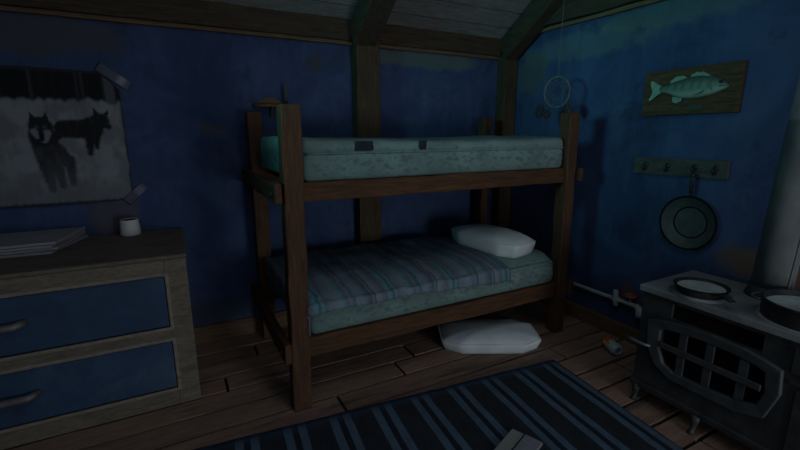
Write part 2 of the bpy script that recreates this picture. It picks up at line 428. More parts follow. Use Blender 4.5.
# ------------------------------------------------------------------ mattresses
def mattress(name, label, zb, zt, sag, seed, edge):
    X0, X1, Y0, Y1 = .552, 2.566, 2.252, 3.192
    if zb > 1: Y0 = 2.248
    th = thing(name, label, 'mattress', ((X0 + X1) / 2, (Y0 + Y1) / 2, zb))
    tier = zt - .085
    prof = []
    h0 = zb
    prof += [(Y0 + .02, h0), (Y0 + .004, h0 + .014), (Y0, h0 + .05), (Y0, (h0 + tier) / 2), (Y0 + .001, tier - .02), (Y0 + .006, tier - .006), (Y0 + .016, tier),
             (Y0 + .008, tier + .007), (Y0 + .006, tier + .03), (Y0 + .010, zt - edge - .018), (Y0 + .028, zt - edge)]
    for k in range(1, 12):
        t = k / 12; y = Y0 + .03 + (Y1 - Y0 - .06) * t
        prof.append((y, zt - edge * math.exp(-(y - Y0) / .09) ))
    prof += [(Y1 - .028, zt - .002), (Y1 - .010, zt - .02), (Y1 - .006, tier + .03), (Y1 - .008, tier + .007), (Y1 - .016, tier), (Y1 - .004, tier - .008), (Y1, tier - .03),
             (Y1, h0 + .05), (Y1 - .004, h0 + .014), (Y1 - .02, h0)]
    xs = [X0, X0 + .006, X0 + .03] + [X0 + .03 + (X1 - X0 - .06) * k / 40 for k in range(1, 40)] + [X1 - .03, X1 - .006, X1]
    ins = {0: .03, 1: .012, len(xs) - 1: .03, len(xs) - 2: .012}
    cy, cz = (Y0 + Y1) / 2, (zb + zt) / 2
    vs = []; n = len(prof)
    for i, x in enumerate(xs):
        q = ins.get(i, 0)
        for y, z in prof:
            t = (x - X0) / (X1 - X0)
            dz = -sag * math.sin(PI * t) * max(0, (z - tier) / (zt - tier))
            if z > tier + .02: dz += .008 * fbm(x * 4, y * 4, seed)
            dy = .006 * fbm(x * 5, z * 9, seed + 3)
            yy = y + dy + (q if y < cy else -q) * (1 if abs(y - cy) > .3 else .0)
            zz = z + dz - (q if z > cz else -q) * .8
            xl = X0 + .056 * max(0, min(1, (2.40 - y) / .06)); vs.append((xl + (x - X0) * (X1 - xl) / (X1 - X0) + .004 * fbm(y * 4, z * 8, i), yy, zz))
    fs = []
    for i in range(len(xs) - 1):
        for k in range(n):
            j = (k + 1) % n; fs.append((i * n + k, i * n + j, (i + 1) * n + j, (i + 1) * n + k))
    fs.append(tuple(range(n))); fs.append(tuple(reversed(range((len(xs) - 1) * n, len(xs) * n))))
    mb = MB(); mb.smooth = True; mb.add(vs, fs)
    mb.build('padding', 'mattress_ticking', th)
    for y in (Y0 + .007, ):
        mp = MB(); mp.smooth = True
        mp.tube([(max(.622, X0 + .01 + (X1 - X0 - .02) * k / 40), y + .006 * fbm((X0 + .01 + (X1 - X0 - .02) * k / 40) * 5, tier * 9, seed + 3), tier + .001) for k in range(41)], .006, 6)
        tag(mp.build('piping', 'mattress_ticking', th), 'rounded seam piping along the front edge')
    return th, Y0, tier, zt
um, uY, utier, uzt = mattress('mattress', 'bare teal grey mattress stained along its edge, on the upper bunk', 1.334, 1.566, .018, 1.0, .012)
for (a, b) in ((.905, 1.015), (1.318, 1.37)):
    y = uY + .0
    mb = MB().grid(lambda u, v: (a + (b - a) * u + .008 * fbm(v * 7, u * 3, a), y + .002 - .004 * math.sin(PI * v), utier + .012 + .055 * v + .004 * fbm(u * 6, v, b)), 6, 6)
    tag(mb.build('torn_patch', 'tear_dark', um, solid=.003), 'dark torn patch in the edge of the mattress')
lm, lY, ltier, lzt = mattress('mattress', 'teal grey mattress half hidden under a striped blanket, on the lower bunk', .434, .668, .004, 5.0, .05)

# blanket over the lower mattress
def mz(x, y):
    return lzt - .05 * math.exp(-max(0, y - 2.252) / .11)
mb = MB(); mb.smooth = True
NU, NV = 90, 70
def blanket(u, v):
    s = 2.252 - .020                               # front fold line
    xr = 1.93 + .155 * min(1, v * 1.35)
    x = .43 + (xr - .43) * u + .012 * fbm(v * 4, u * 2, 2)
    hang = .075 + .045 * max(0, (u - .55) / .45) + .014 * fbm(u * 7, 1, 4)
    w = v * (.935 + hang)
    y = 3.188 - w; drop = 0
    if y < s: drop = s - y; y = s - .004 - .010 * math.sin(min(1, drop / .1) * PI * .7)
    z = mz(x, y) + .016 + .010 * fbm(x * 4.5, y * 3, 7) + .005 * fbm(x * 14, y * 5, 1)
    if drop: z = mz(x, s) + .014 - drop; y += .008 * fbm(x * 9, 3, 1) * min(1, drop / .03)
    d2 = 0
    x0_ = .545 + .056 * max(0, min(1, (2.40 - y) / .06))
    if x < x0_: d2 = x0_ - x; z -= d2 * 1.15 * (1 - min(1, drop / .04)); x = x0_ - .012 + .004 * fbm(y * 6, 1, 1)
    if v < .03: z -= .004
    return (x, y, z)
mb.grid(blanket, NU, NV)
bl = mb.build('blanket', 'blanket_weave', None, solid=.009)
tag(bl, 'striped blue grey woven blanket spread over the lower bunk mattress', 'blanket')

# pillows
def pillow(label, c, rz, L, Wd, H, seed, tilt=(0, 0)):
    th = thing('pillow', label, 'pillow', c, rz, None)
    prof = [(-0.0, .74), (.0, .88), (.03, .93), (.2, .955), (.42, .985), (.58, 1.0), (.63, .985), (.72, .92), (.82, .80), (.92, .58), (.98, .30), (1.0, 0)]
    n = 48; vs = []; fs = []; rows = []
    M = Matrix.Translation(c) @ Matrix.Rotation(rz, 4, 'Z') @ Matrix.Rotation(tilt[0], 4, 'X') @ Matrix.Rotation(tilt[1], 4, 'Y')
    for h, k in prof:
        if k == 0: rows.append([len(vs)]); vs.append(M @ Vector((0, 0, H)))
        else:
            rows.append(list(range(len(vs), len(vs) + n)))
            for i in range(n):
                t = 2 * PI * i / n; e = 2 / 6
                px = math.copysign(abs(math.cos(t)) ** e, math.cos(t)) * L / 2; py = math.copysign(abs(math.sin(t)) ** e, math.sin(t)) * Wd / 2
                m = abs(px) / (L / 2) + abs(py) / (Wd / 2)
                if m > 1.62: px *= 1.62 / m; py *= 1.62 / m
                p = Vector((px * k, py * k, h * H))
                if h > .3: p.z += .007 * fbm(p.x * 5, p.y * 5, seed) * (1 if k > .1 else 1)
                p.x += .004 * fbm(p.y * 5, p.z * 4, seed); p.y += .004 * fbm(p.x * 5, p.z * 4, seed + 4)
                vs.append(M @ p)
    for a, b in zip(rows, rows[1:]):
        for i in range(n):
            j = (i + 1) % n
            fs.append((a[i], a[j], b[0]) if len(b) == 1 else (a[i], a[j], b[j], b[i]))
    fs.append(tuple(reversed(rows[0])))
    mb = MB(); mb.smooth = True; mb.add(vs, fs); mb.build('cushion', 'linen', th)
    sm = MB(); sm.smooth = True
    pts = [vs[i] + (vs[i] - M @ Vector((0, 0, .6 * H))).normalized() * .001 for i in rows[6]]
    sm.tube(pts, .005, 6, closed=True); sm.build('seam_piping', 'linen', th)
    return th
pillow('white pillow lying on the lower bunk mattress beside the striped blanket', (2.272, 2.68, .656), R(101), .70, .38, .17, 2.0, (0, R(-1)))
pillow('white pillow lying on the floorboards in front of the bunk bed', (2.025, 2.375, .0), R(-27), .755, .43, .13, 6.0)

# ------------------------------------------------------------------ rug and booklet
RZ = R(-5.6)
ru = thing('rug', 'worn dark blue rug with paired pale stripes lying on the floorboards', 'rug', (2.245, 1.918, 0), RZ)
def rugp(u, v):
    x = -2.32 * u; y = -1.95 * v
    z = .010 + .003 * fbm(x * 3, y * 3, 1)
    x += .006 * fbm(y * 4, 0, 3) * (1 if u > .02 else .6); y += .008 * fbm(x * 4, 5, 3)
    M = Matrix.Translation((2.245, 1.918, 0)) @ Matrix.Rotation(RZ, 4, 'Z')
    return M @ Vector((x, y, z))
mb = MB(); mb.smooth = True; mb.grid(rugp, 80, 60, True); mb.build('weave', 'rug_weave', ru, solid=.007)
bk = thing('booklet', 'grey booklet with a dark spine lying on the striped rug', 'booklet', (1.388, 1.367, .014), R(21.7))
def loc(M, pts): return [M @ Vector(p) for p in pts]
M = Matrix.Translation((1.388, 1.367, .014)) @ Matrix.Rotation(R(21.7), 4, 'Z')
bk.location = (1.388, 1.367, .014); bk.rotation_euler = (0, 0, R(21.7))
MB().prism(loc(M, [(-.13, -.085, .003), (.13, -.085, .003), (.13, .01, .003), (-.13, .01, .003)]), (0, 0, .016)).build('page_block', 'cover_grey', bk, bevel=.003)
MB().prism(loc(M, [(-.13, .018, .003), (.13, .018, .003), (.13, .085, .003), (-.13, .085, .003)]), (0, 0, .013)).build('cover', 'paper_grey', bk, bevel=.003)
MB().prism(loc(M, [(-.13, .008, .0), (.13, .008, .0), (.13, .02, .0), (-.13, .02, .0)]), (0, 0, .009)).build('spine', 'gap_black', bk)

# ------------------------------------------------------------------ dresser
dr = thing('dresser', 'pale brown wooden dresser with blue drawer fronts standing by the back wall', 'dresser', (-.78, 3.0, 0))
DX0, DX1, DY0, DY1, DZ = -1.62, .006, 2.62, 3.37, .925
mb = MB()
for (a, b, c, d, e, f) in ((DX0, DY0, 0, DX0 + .112, DY0 + .03, .90), (DX1 - .112, DY0, 0, DX1, DY0 + .03, .90), (DX0 + .112, DY0, .812, DX1 - .112, DY0 + .03, .90),
                           (DX0 + .112, DY0, .418, DX1 - .112, DY0 + .03, .496), (DX0 + .112, DY0, 0.0, DX1 - .112, DY0 + .03, .108)):
    mb.box(a, b, c, d, e, f)
mb.box(DX0, DY0 + .03, 0, DX0 + .03, DY1, .90); mb.box(DX1 - .03, DY0 + .03, 0, DX1, DY1, .90); mb.box(DX0 + .03, DY1 - .02, 0, DX1 - .03, DY1, .90)
mb.box(DX0 + .03, DY0 + .03, .02, DX1 - .03, DY1 - .02, .05)
mb.build('body', 'dresser_wood', dr, bevel=.004)
MB().box(DX0 - .006, DY0 - .008, .90, DX1 + .006, DY1 + .01, DZ).build('top', 'dresser_wood', dr, bevel=.010, seg=3)
for z0, z1 in ((.500, .808), (.112, .414)):
    x0, x1 = DX0 + .116, DX1 - .116
    # raised rim around the drawer opening
    q = .02
    O = [(x0 - q, DY0 - .006, z0 - q), (x1 + q, DY0 - .006, z0 - q), (x1 + q, DY0 - .006, z1 + q), (x0 - q, DY0 - .006, z1 + q)]
    I = [(x0, DY0 - .006, z0), (x1, DY0 - .006, z0), (x1, DY0 - .006, z1), (x0, DY0 - .006, z1)]
    MB().ring(O, I, (0, .012, 0)).build('drawer_frame', 'dresser_wood_lit', dr, bevel=.004)
    d = MB().box(x0 + .003, DY0 + .006, z0 + .003, x1 - .003, DY0 + .03, z1 - .003).build('drawer', 'drawer_paint', dr, bevel=.006, seg=3)
    zc = (z0 + z1) / 2 + .005; hb = MB(); hb.smooth = True
    xa, xb = -1.075, -.735
    pts = []
    for k in range(17):
        t = k / 16; x = xa + (xb - xa) * t
        b = min(1, math.sin(PI * t) * 3.0)
        pts.append((x, DY0 + .004 - .034 * b, zc + .008 * (1 - b)))
    fs = []
    n = len(pts)
    hb.smooth = True
    hb.tube(pts, [.017] + [.021] * (n - 2) + [.017], 10)
    hb.build('handle', 'handle_metal', d)

# mug and newspapers on the dresser
mug = thing('cup', 'small white cup standing near the right end of the dresser top', 'cup', (-.30, 3.285, DZ))
mb = MB(); mb.smooth = True
c = (-.30, 3.285, DZ)
mb.lathe(c, [(0, .001), (.056, .001), (.061, .006), (.058, .05), (.054, .092), (.0535, .104), (.050, .106), (.0485, .102), (.0485, .02), (.045, .012), (0, .011)], 28)
for k in range(len(mb.f)):
    zc = sum(mb.v[i].z for i in mb.f[k]) / len(mb.f[k]); rc = max((mb.v[i] - Vector(c)).xy.length for i in mb.f[k])
    if rc < .0495 and zc > DZ + .01: mb.mi[k] = 1
mb.build('cup_body', ['mug_glaze', 'mug_inside'], mug)

z = DZ + .0005
np_lab = ['creased grey newspaper at the bottom of the stack on the dresser', 'grey newspaper second from the bottom of the stack on the dresser',
          'grey newspaper just under the topmost one of the stack on the dresser', 'grey newspaper lying topmost on the stack on the dresser']
for k in range(4):
    a = R((-4, 2, -1.5, 1)[k]); th = thing('newspaper', np_lab[k], 'newspaper', (-.90 + (0, .006, -.006, .004)[k], 3.17, z), a, 'newspapers stacked on the dresser')
    M = parent_matrix(th); hgt = .0145
    def sheet(u, v, top=1):
        x = -.30 + .60 * u; y = -.19 + .38 * v
        return M @ Vector((x - .05 * v * 0 + .05 * (v - .5) * 0, y, hgt * top + (.0012 * fbm(x * 6, y * 6, k) if top else 0)))
    mb = MB(); N = 14
    poly = []
    skew = .045
    def pt(u, v, h): return M @ Vector((-.30 + .60 * u + skew * (v - .5) * 2, -.20 + .40 * v, h))
    mb.cur = 0; mb.grid(lambda u, v: pt(u, v, hgt + .001 * fbm(u * 4, v * 4, k)), N, N)
    mb.cur = 1; mb.grid(lambda u, v: pt(u, v, 0), N, N, True)
    bt = [[(i, 0) for i in range(N + 1)], [(N, i) for i in range(N + 1)], [(N - i, N) for i in range(N + 1)], [(0, N - i) for i in range(N + 1)]]
    o1 = (N + 1) * (N + 1)
    for sd in bt:
        for (i, j), (i2, j2) in zip(sd, sd[1:]):
            a1, a2 = j * (N + 1) + i, j2 * (N + 1) + i2
            mb.face([a1, o1 + a1, o1 + a2, a2])
    mb.build('folded_sheets', ['newsprint', 'newsprint_edge'], th, bevel=.002)
    z += hgt + .0022

# ------------------------------------------------------------------ poster
po = thing('poster', 'torn grey poster of two wolves in snow taped on the blue wall above the dresser', 'poster', (-.83, WY, 1.55))
PX0, PX1, PZ0, PZ1 = -1.46, -.262, 1.148, 1.965
def seg(px, pz, ax, az, bx, bz, ra, rb):
    dx, dz = bx - ax, bz - az; t = max(0, min(1, ((px - ax) * dx + (pz - az) * dz) / (dx * dx + dz * dz + 1e-9)))
    return math.hypot(px - ax - dx * t, pz - az - dz * t) - (ra + (rb - ra) * t)
def tri(px, pz, a, b, c):
    def e(p, q): return (px - p[0]) * (q[1] - p[1]) - (pz - p[1]) * (q[0] - p[0])
    s1, s2, s3 = e(a, b), e(b, c), e(c, a)
    return -0.01 if (s1 >= 0) == (s2 >= 0) == (s3 >= 0) else .05
def lerp3(a, b, t): return tuple(p + (q - p) * t for p, q in zip(a, b))
def sst(a, b, x):
    t = max(0, min(1, (x - a) / (b - a))); return t * t * (3 - 2 * t)
def print_colour(x, z):
    n = fbm(x * 6, z * 6, 3); n2 = fbm(x * 40, z * 14, 5)
    snow = lerp3((.11, .122, .137), (.165, .18, .20), sst(-.5, .5, n + .4 * n2))
    col = lerp3(snow, (.085, .095, .108), sst(1.35, 1.16, z) * .7)
    # forest at the back
    tr = fbm(x * 13, .3, 2) + .5 * fbm(x * 34, .7, 2)
    forest = lerp3((.005, .006, .008), (.055, .062, .072), sst(.15, .7, tr))
    hz = 1.79 + .02 * fbm(x * 12, 2, 1) - .03 * max(0, tr)
    col = lerp3(col, forest, sst(hz - .012, hz + .02, z))
    fz = .005 * fbm(x * 60, z * 60, 1)
    # far wolf, in profile with lowered head turned right
    d = min(seg(x, z, -.585, 1.615, -.44, 1.615, .052, .060), seg(x, z, -.45, 1.63, -.385, 1.668, .055, .042),
            seg(x, z, -.60, 1.61, -.635, 1.56, .035, .02), seg(x, z, -.455, 1.60, -.468, 1.46, .034, .013), seg(x, z, -.425, 1.60, -.43, 1.50, .03, .012),
            seg(x, z, -.39, 1.66, -.352, 1.63, .032, .016),
            tri(x, z, (-.425, 1.69), (-.418, 1.745), (-.385, 1.70)), tri(x, z, (-.385, 1.69), (-.343, 1.738), (-.348, 1.67))) + fz
    col = lerp3(col, lerp3((.008, .009, .011), (.018, .020, .024), sst(-.3, .9, n2)), sst(.012, -.008, d))
    # near wolf facing us
    body = min(seg(x, z, -.70, 1.57, -.675, 1.43, .066, .072), seg(x, z, -.65, 1.47, -.605, 1.42, .062, .042)) + fz
    legs = min(seg(x, z, -.705, 1.42, -.69, 1.24, .040, .018), seg(x, z, -.655, 1.40, -.635, 1.26, .036, .017), seg(x, z, -.585, 1.42, -.58, 1.27, .03, .014)) + fz
    fur = lerp3((.011, .012, .015), (.045, .050, .058), sst(-.7, .9, .5 * n2 + .4 * n + (1.46 - z) * 3.0))
    col = lerp3(col, lerp3(fur, (.06, .066, .075), sst(1.42, 1.25, z) * .5), sst(.012, -.008, min(body, legs)))
    head = min(seg(x, z, -.70, 1.628, -.70, 1.57, .058, .060), tri(x, z, (-.752, 1.64), (-.742, 1.715), (-.70, 1.66)), tri(x, z, (-.70, 1.66), (-.662, 1.718), (-.650, 1.64))) + fz * .5
    col = lerp3(col, (.011, .012, .015), sst(.01, -.006, head))
    mz_ = min(seg(x, z, -.735, 1.60, -.722, 1.572, .016, .014), seg(x, z, -.672, 1.59, -.690, 1.548, .018, .016))
    col = lerp3(col, (.135, .148, .165), sst(.010, -.006, mz_))
    col = lerp3(col, (.07, .075, .085), sst(.006, -.003, min(seg(x, z, -.722, 1.627, -.716, 1.627, .007, .006), seg(x, z, -.684, 1.627, -.678, 1.627, .006, .007))) * .6)
    col = lerp3(col, (.006, .006, .008), sst(.006, -.004, seg(x, z, -.702, 1.583, -.702, 1.55, .014, .010)))
    ed = min(x - PX0, PX1 - x, z - PZ0, PZ1 - z)
    return lerp3((.018, .018, .02), col, sst(.0, .018, ed + .006 * n2))
mb = MB(); mb.smooth = True; NU, NV = 230, 160; cols = []
def pp(u, v):
    x = PX0 + (PX1 - PX0) * u; z = PZ0 + (PZ1 - PZ0) * v
    cols.append(print_colour(x, z))
    lx = x + (.006 * fbm(z * 9, 1, 1)) * u ** 6
    zz = z
    k = max(0, (x - (PX1 - .10)) / .10)                       # torn upper right corner
    top = PZ1 + .012 * math.sin((1 - u) * 3) - .105 * k ** 1.2 * (x > PX1 - .10)
    bot = PZ0 + .010 * math.sin(u * 7) * (1 - u) - .015 * (1 - u) + .004 * fbm(x * 9, 2, 2)
    zz = bot + (top - bot) * v
    cols[-1] = print_colour(x, zz if k == 0 else min(zz, PZ1 - .03))
    if top - zz < .012: cols[-1] = (.018, .018, .02)
    y = WY - .006 - .004 * abs(fbm(x * 2.5, z * 2.5, 9)) - .012 * max(0, .06 - v) / .06 * (1 + fbm(x * 4, 1, 1)) * (u < .9)
    return (lx, y, zz)
mb.grid(pp, NU, NV)
mb.build('sheet', 'poster_print', po, colors=cols, solid=.001, recalc=False)
def strip(x, z, ang, L, w):
    u = Vector((math.cos(ang), 0, math.sin(ang))); v = Vector((-math.sin(ang), 0, math.cos(ang))); c = Vector((x, WY - .0150, z))
    mb = MB(); mb.smooth = True
    mb.grid(lambda a, b: c + u * (L * (a - .5)) + v * (w * (b - .5)) + Vector((0, .011 * sst(.55, .9, a) if ang < 0 else .010 * sst(.5, .9, a), .003 * math.sin(b * 40) * (a < .03 or a > .97))), 24, 12)
    mb.build('tape_strip', 'tape', po, solid=.001)
strip(-.285, 1.945, R(-36), .20, .062); strip(-.25, 1.185, R(43), .16, .058)

# ------------------------------------------------------------------ small shelf with a thin candle above the bunk
sh = thing('wall_shelf', 'small rounded brown wooden shelf on the back wall behind the left bunk posts', 'shelf', (.66, WY, 1.78))
mb = MB(); pts = [(.56, 3.40, 1.775)] + [(.69 - .13 * math.cos(PI * k / 12), 3.40 - .10 * math.sin(PI * k / 12) - .03, 1.775) for k in range(13)] + [(.82, 3.40, 1.775)]
mb.prism(pts, (0, 0, .018)).build('board', 'shelf_wood', sh, bevel=.004)
mb = MB(); mb.prism([(.57 + .24 * k / 12, 3.392, 1.793 + .055 * math.sin(PI * k / 12)) for k in range(13)], (0, .008, 0)).build('back_plate', 'shelf_wood', sh, bevel=.002)
MB().prism([(.685, 3.40, 1.775), (.685, 3.40, 1.70), (.685, 3.33, 1.775)], (.02, 0, 0)).build('bracket', 'shelf_wood', sh, bevel=.002)
cn = thing('candle', 'thin dark taper candle standing on the small wall shelf', 'candle', (.795, 3.335, 1.793))
mb = MB(); mb.smooth = True; mb.lathe((.795, 3.335, 1.793), [(0, 0), (.026, 0), (.028, .006), (.014, .012), (.0135, .03), (0, .03)], 16).build('holder', 'pan_iron', cn)
mb = MB(); mb.smooth = True; mb.lathe((.795, 3.335, 1.821), [(0, 0), (.0105, 0), (.0095, .12), (.006, .128), (0, .129)], 14).build('wax_stick', 'wax', cn)
mb = MB(); mb.tube([(.795, 3.335, 1.948), (.796, 3.335, 1.964)], .0015, 6).build('wick', 'gap_black', cn)

# ------------------------------------------------------------------ dreamcatcher
dcx, dcy, dcz = 2.75, 2.535, 1.905
dc = thing('dreamcatcher', 'dark dreamcatcher hanging by a long string from the ceiling boards by the right wall', 'dreamcatcher', (dcx, dcy, dcz + .13))
cu = Vector((math.cos(R(-62)), math.sin(R(-62)), 0)); cz = Vector((0, 0, 1)); cc = Vector((dcx, dcy, dcz))
def hp(t, r=.108): return cc + cu * (math.cos(t) * r * .9) + cz * (math.sin(t) * r * 1.08)
mb = MB(); mb.smooth = True; mb.tube([hp(2 * PI * k / 40) for k in range(40)], .0075, 8, closed=True).build('hoop', 'hoop_cane', dc)
mb = MB()
prev = [hp(2 * PI * k / 9) for k in range(9)]
for ring in range(4):
    nx = []
    for k in range(9):
        m = (prev[k] + prev[(k + 1) % 9]) / 2; m = m.lerp(cc, .16); nx.append(m)
        mb.tube([prev[k], m], .0012, 5); mb.tube([m, prev[(k + 1) % 9]], .0012, 5)
    prev = nx
mb.build('web', 'twine', dc)
tz = 2.425 + SL * (WY - .02 - dcy) - .012
mb = MB(); mb.tube([cc + cz * .117, cc + cz * .5 + cu * .002, Vector((dcx, dcy, tz))], .0024, 6).build('string', 'twine', dc)
for (sd, L, ang) in ((-1.02, .12, -.25), (.70, .11, .35), (-.6, .08, -.1)):
    a = cc + cu * (.105 * sd) - cz * (.07 if abs(sd) > .65 else .11); mb = MB()
    d = (-cz + cu * ang).normalized(); w = d.cross(cu.cross(cz)).normalized(); nn = d.cross(w)
    b = a + d * .02
    vs = []; n = 10
    for k in range(n + 1):
        t = k / n; wd = .036 * math.sin(PI * min(1, t * .92 + .08)) ** .7
        c2 = b + d * (L * t)
        vs += [c2 - w * wd + nn * .004 * math.sin(t * 3), c2 + nn * .003, c2 + w * wd + nn * .004 * math.sin(t * 3)]
    mb.smooth = True
    mb.add(vs, [q for k in range(n) for q in ((k * 3, k * 3 + 1, k * 3 + 4, k * 3 + 3), (k * 3 + 1, k * 3 + 2, k * 3 + 5, k * 3 + 4))])
    f = mb.build('feather', 'feather', dc, solid=.002)
    MB().tube([a, b + d * L * .9], .0016, 5).build('quill', 'twine', f)

# ------------------------------------------------------------------ mounted fish
pl = thing('fish_plaque', 'wooden wall plaque with a mounted green bass, hung on the right wall', 'plaque', (WX, 1.665, 1.85))
mb = MB(); rough_poly = []
MB().bar((WX - .0175, 1.965, 1.853), (WX - .0175, 1.368, 1.858), (.0165, 0, 0), (0, .0, .147), 14, .003).build('plaque_board', 'plaque_wood', pl, bevel=.005)
UP = [(1.428, 1.874), (1.448, 1.893), (1.48, 1.916), (1.52, 1.934), (1.58, 1.944), (1.64, 1.943), (1.70, 1.932), (1.76, 1.916), (1.80, 1.902), (1.835, 1.898)]
LO = [(1.428, 1.868), (1.45, 1.852), (1.48, 1.838), (1.53, 1.820), (1.58, 1.810), (1.64, 1.805), (1.70, 1.811), (1.75, 1.830), (1.80, 1.853), (1.835, 1.858)]
def interp(T, y):
    for (a, za), (b, zb) in zip(T, T[1:]):
        if y <= b: return za + (zb - za) * (y - a) / (b - a)
    return T[-1][1]
FX = WX - .036
mb = MB(); mb.smooth = True; cols = []
def fishp(u, v):
    y = 1.428 + (1.835 - 1.428) * u; a, b = interp(UP, y), interp(LO, y); t = PI * (v * 1.0)
    mid, hh = (a + b) / 2, (a - b) / 2
    z = mid + hh * math.cos(t); dep = .012 + .042 * math.sin(PI * min(1, .12 + .86 * (1 - u) ** .8)) ** .8
    x = FX - dep * math.sin(t) ** .8
    r = (z - b) / max(1e-4, a - b)
    bars = .5 + .5 * math.sin(y * 125 + 2 * fbm(y * 10, z * 10, 1)); sp = fbm(y * 60, z * 60, 1)
    dark, midc, pale = (.035, .075, .058), (.09, .15, .11), (.28, .33, .27)
    c = lerp3(pale, midc, sst(.12, .45, r)); c = lerp3(c, dark, sst(.5, .95, r + .15 * sp))
    c = lerp3(c, dark, .75 * sst(.5, .9, bars) * sst(.25, .5, r) * (u > .2))
    if u < .2: c = lerp3(c, (.30, .36, .31), .55 * sst(.5, .2, r)); 
    if abs(y - (1.445 + (r - .3) * .0)) < .03 and abs(r - .38 - (y - 1.43) * .3) < .05: c = (.04, .05, .045)
    if abs(y - 1.505 - .012 * math.sin(r * 3)) < .004 and .2 < r < .8: c = (.05, .07, .06)
    cols.append(c); return (x, y, z)
mb.grid(fishp, 64, 22)
fs_ = mb.build('fish', 'fish_skin', pl, colors=cols)
tag(fs_, 'green bass with dark bars and a pale belly')
def fin(name, pts, x, th=.006): 
    MB().prism([(x, y, z) for y, z in pts], (th, 0, 0)).build(name, 'fin', fs_, bevel=.0015)
fin('tail_fin', [(1.83, 1.897), (1.862, 1.915), (1.905, 1.940), (1.914, 1.925), (1.905, 1.895), (1.894, 1.870), (1.900, 1.842), (1.914, 1.818), (1.906, 1.803), (1.865, 1.833), (1.83, 1.856)], FX - .014)
fin('dorsal_fin', [(1.775, 1.905), (1.778, 1.925), (1.745, 1.950), (1.70, 1.952), (1.672, 1.938), (1.668, 1.928)], FX - .016)
fin('dorsal_fin', [(1.655, 1.930), (1.648, 1.952), (1.615, 1.966), (1.60, 1.958), (1.58, 1.964), (1.555, 1.948), (1.53, 1.932), (1.60, 1.93)], FX - .018)
fin('anal_fin', [(1.685, 1.815), (1.695, 1.792), (1.722, 1.779), (1.748, 1.79), (1.752, 1.825)], FX - .016)
fin('pectoral_fin', [(1.545, 1.848), (1.575, 1.858), (1.605, 1.842), (1.60, 1.826), (1.57, 1.832)], FX - .056)
mb = MB(); mb.smooth = True; mb.lathe((FX - .030, 1.468, 1.893), [(0, -.006), (.008, -.004), (.010, .002), (.006, .009), (0, .011)], 12, (-1, 0, .2)).build('eye', 'eye_black', fs_)
npl = MB().box(WX - .0385, 1.565, 1.733, WX - .033, 1.66, 1.768).build('name_plate', 'brass_plate', pl, bevel=.002)
for y in (1.574, 1.651):
    mb = MB(); mb.lathe((WX - .0385, y, 1.75), [(0, 0), (.004, 0), (.003, .002), (0, .0025)], 8, (-1, 0, 0)).build('screw', 'handle_metal', npl)

# ------------------------------------------------------------------ hook rack with a hanging pan
rk = thing('hook_rack', 'grey wooden board with four hooks on the right wall', 'rack', (WX, 1.69, 1.36))
MB().bar((WX - .0145, 1.980, 1.357), (WX - .0145, 1.368, 1.367), (.014, 0, 0), (0, 0, .058), 14, .004).build('board', 'rack_wood', rk, bevel=.005)
for y, z in ((1.888, 1.362), (1.734, 1.364), (1.560, 1.366), (1.437, 1.368)):
    mb = MB(); mb.smooth = True
    mb.tube([(WX - .028, y, z + .02), (WX - .034, y, z - .018), (WX - .052, y, z - .028), (WX - .066, y, z - .016), (WX - .068, y, z + .004)], [.009, .008, .0065, .006, .007], 8)
    h = mb.build('hook', 'pan_iron', rk)
    mb = MB(); mb.smooth = True; mb.lathe((WX - .0285, y, z + .006), [(0, 0), (.020, 0), (.018, .004), (0, .006)], 14, (-1, 0, 0)).build('hook_plate', 'pan_iron', h)

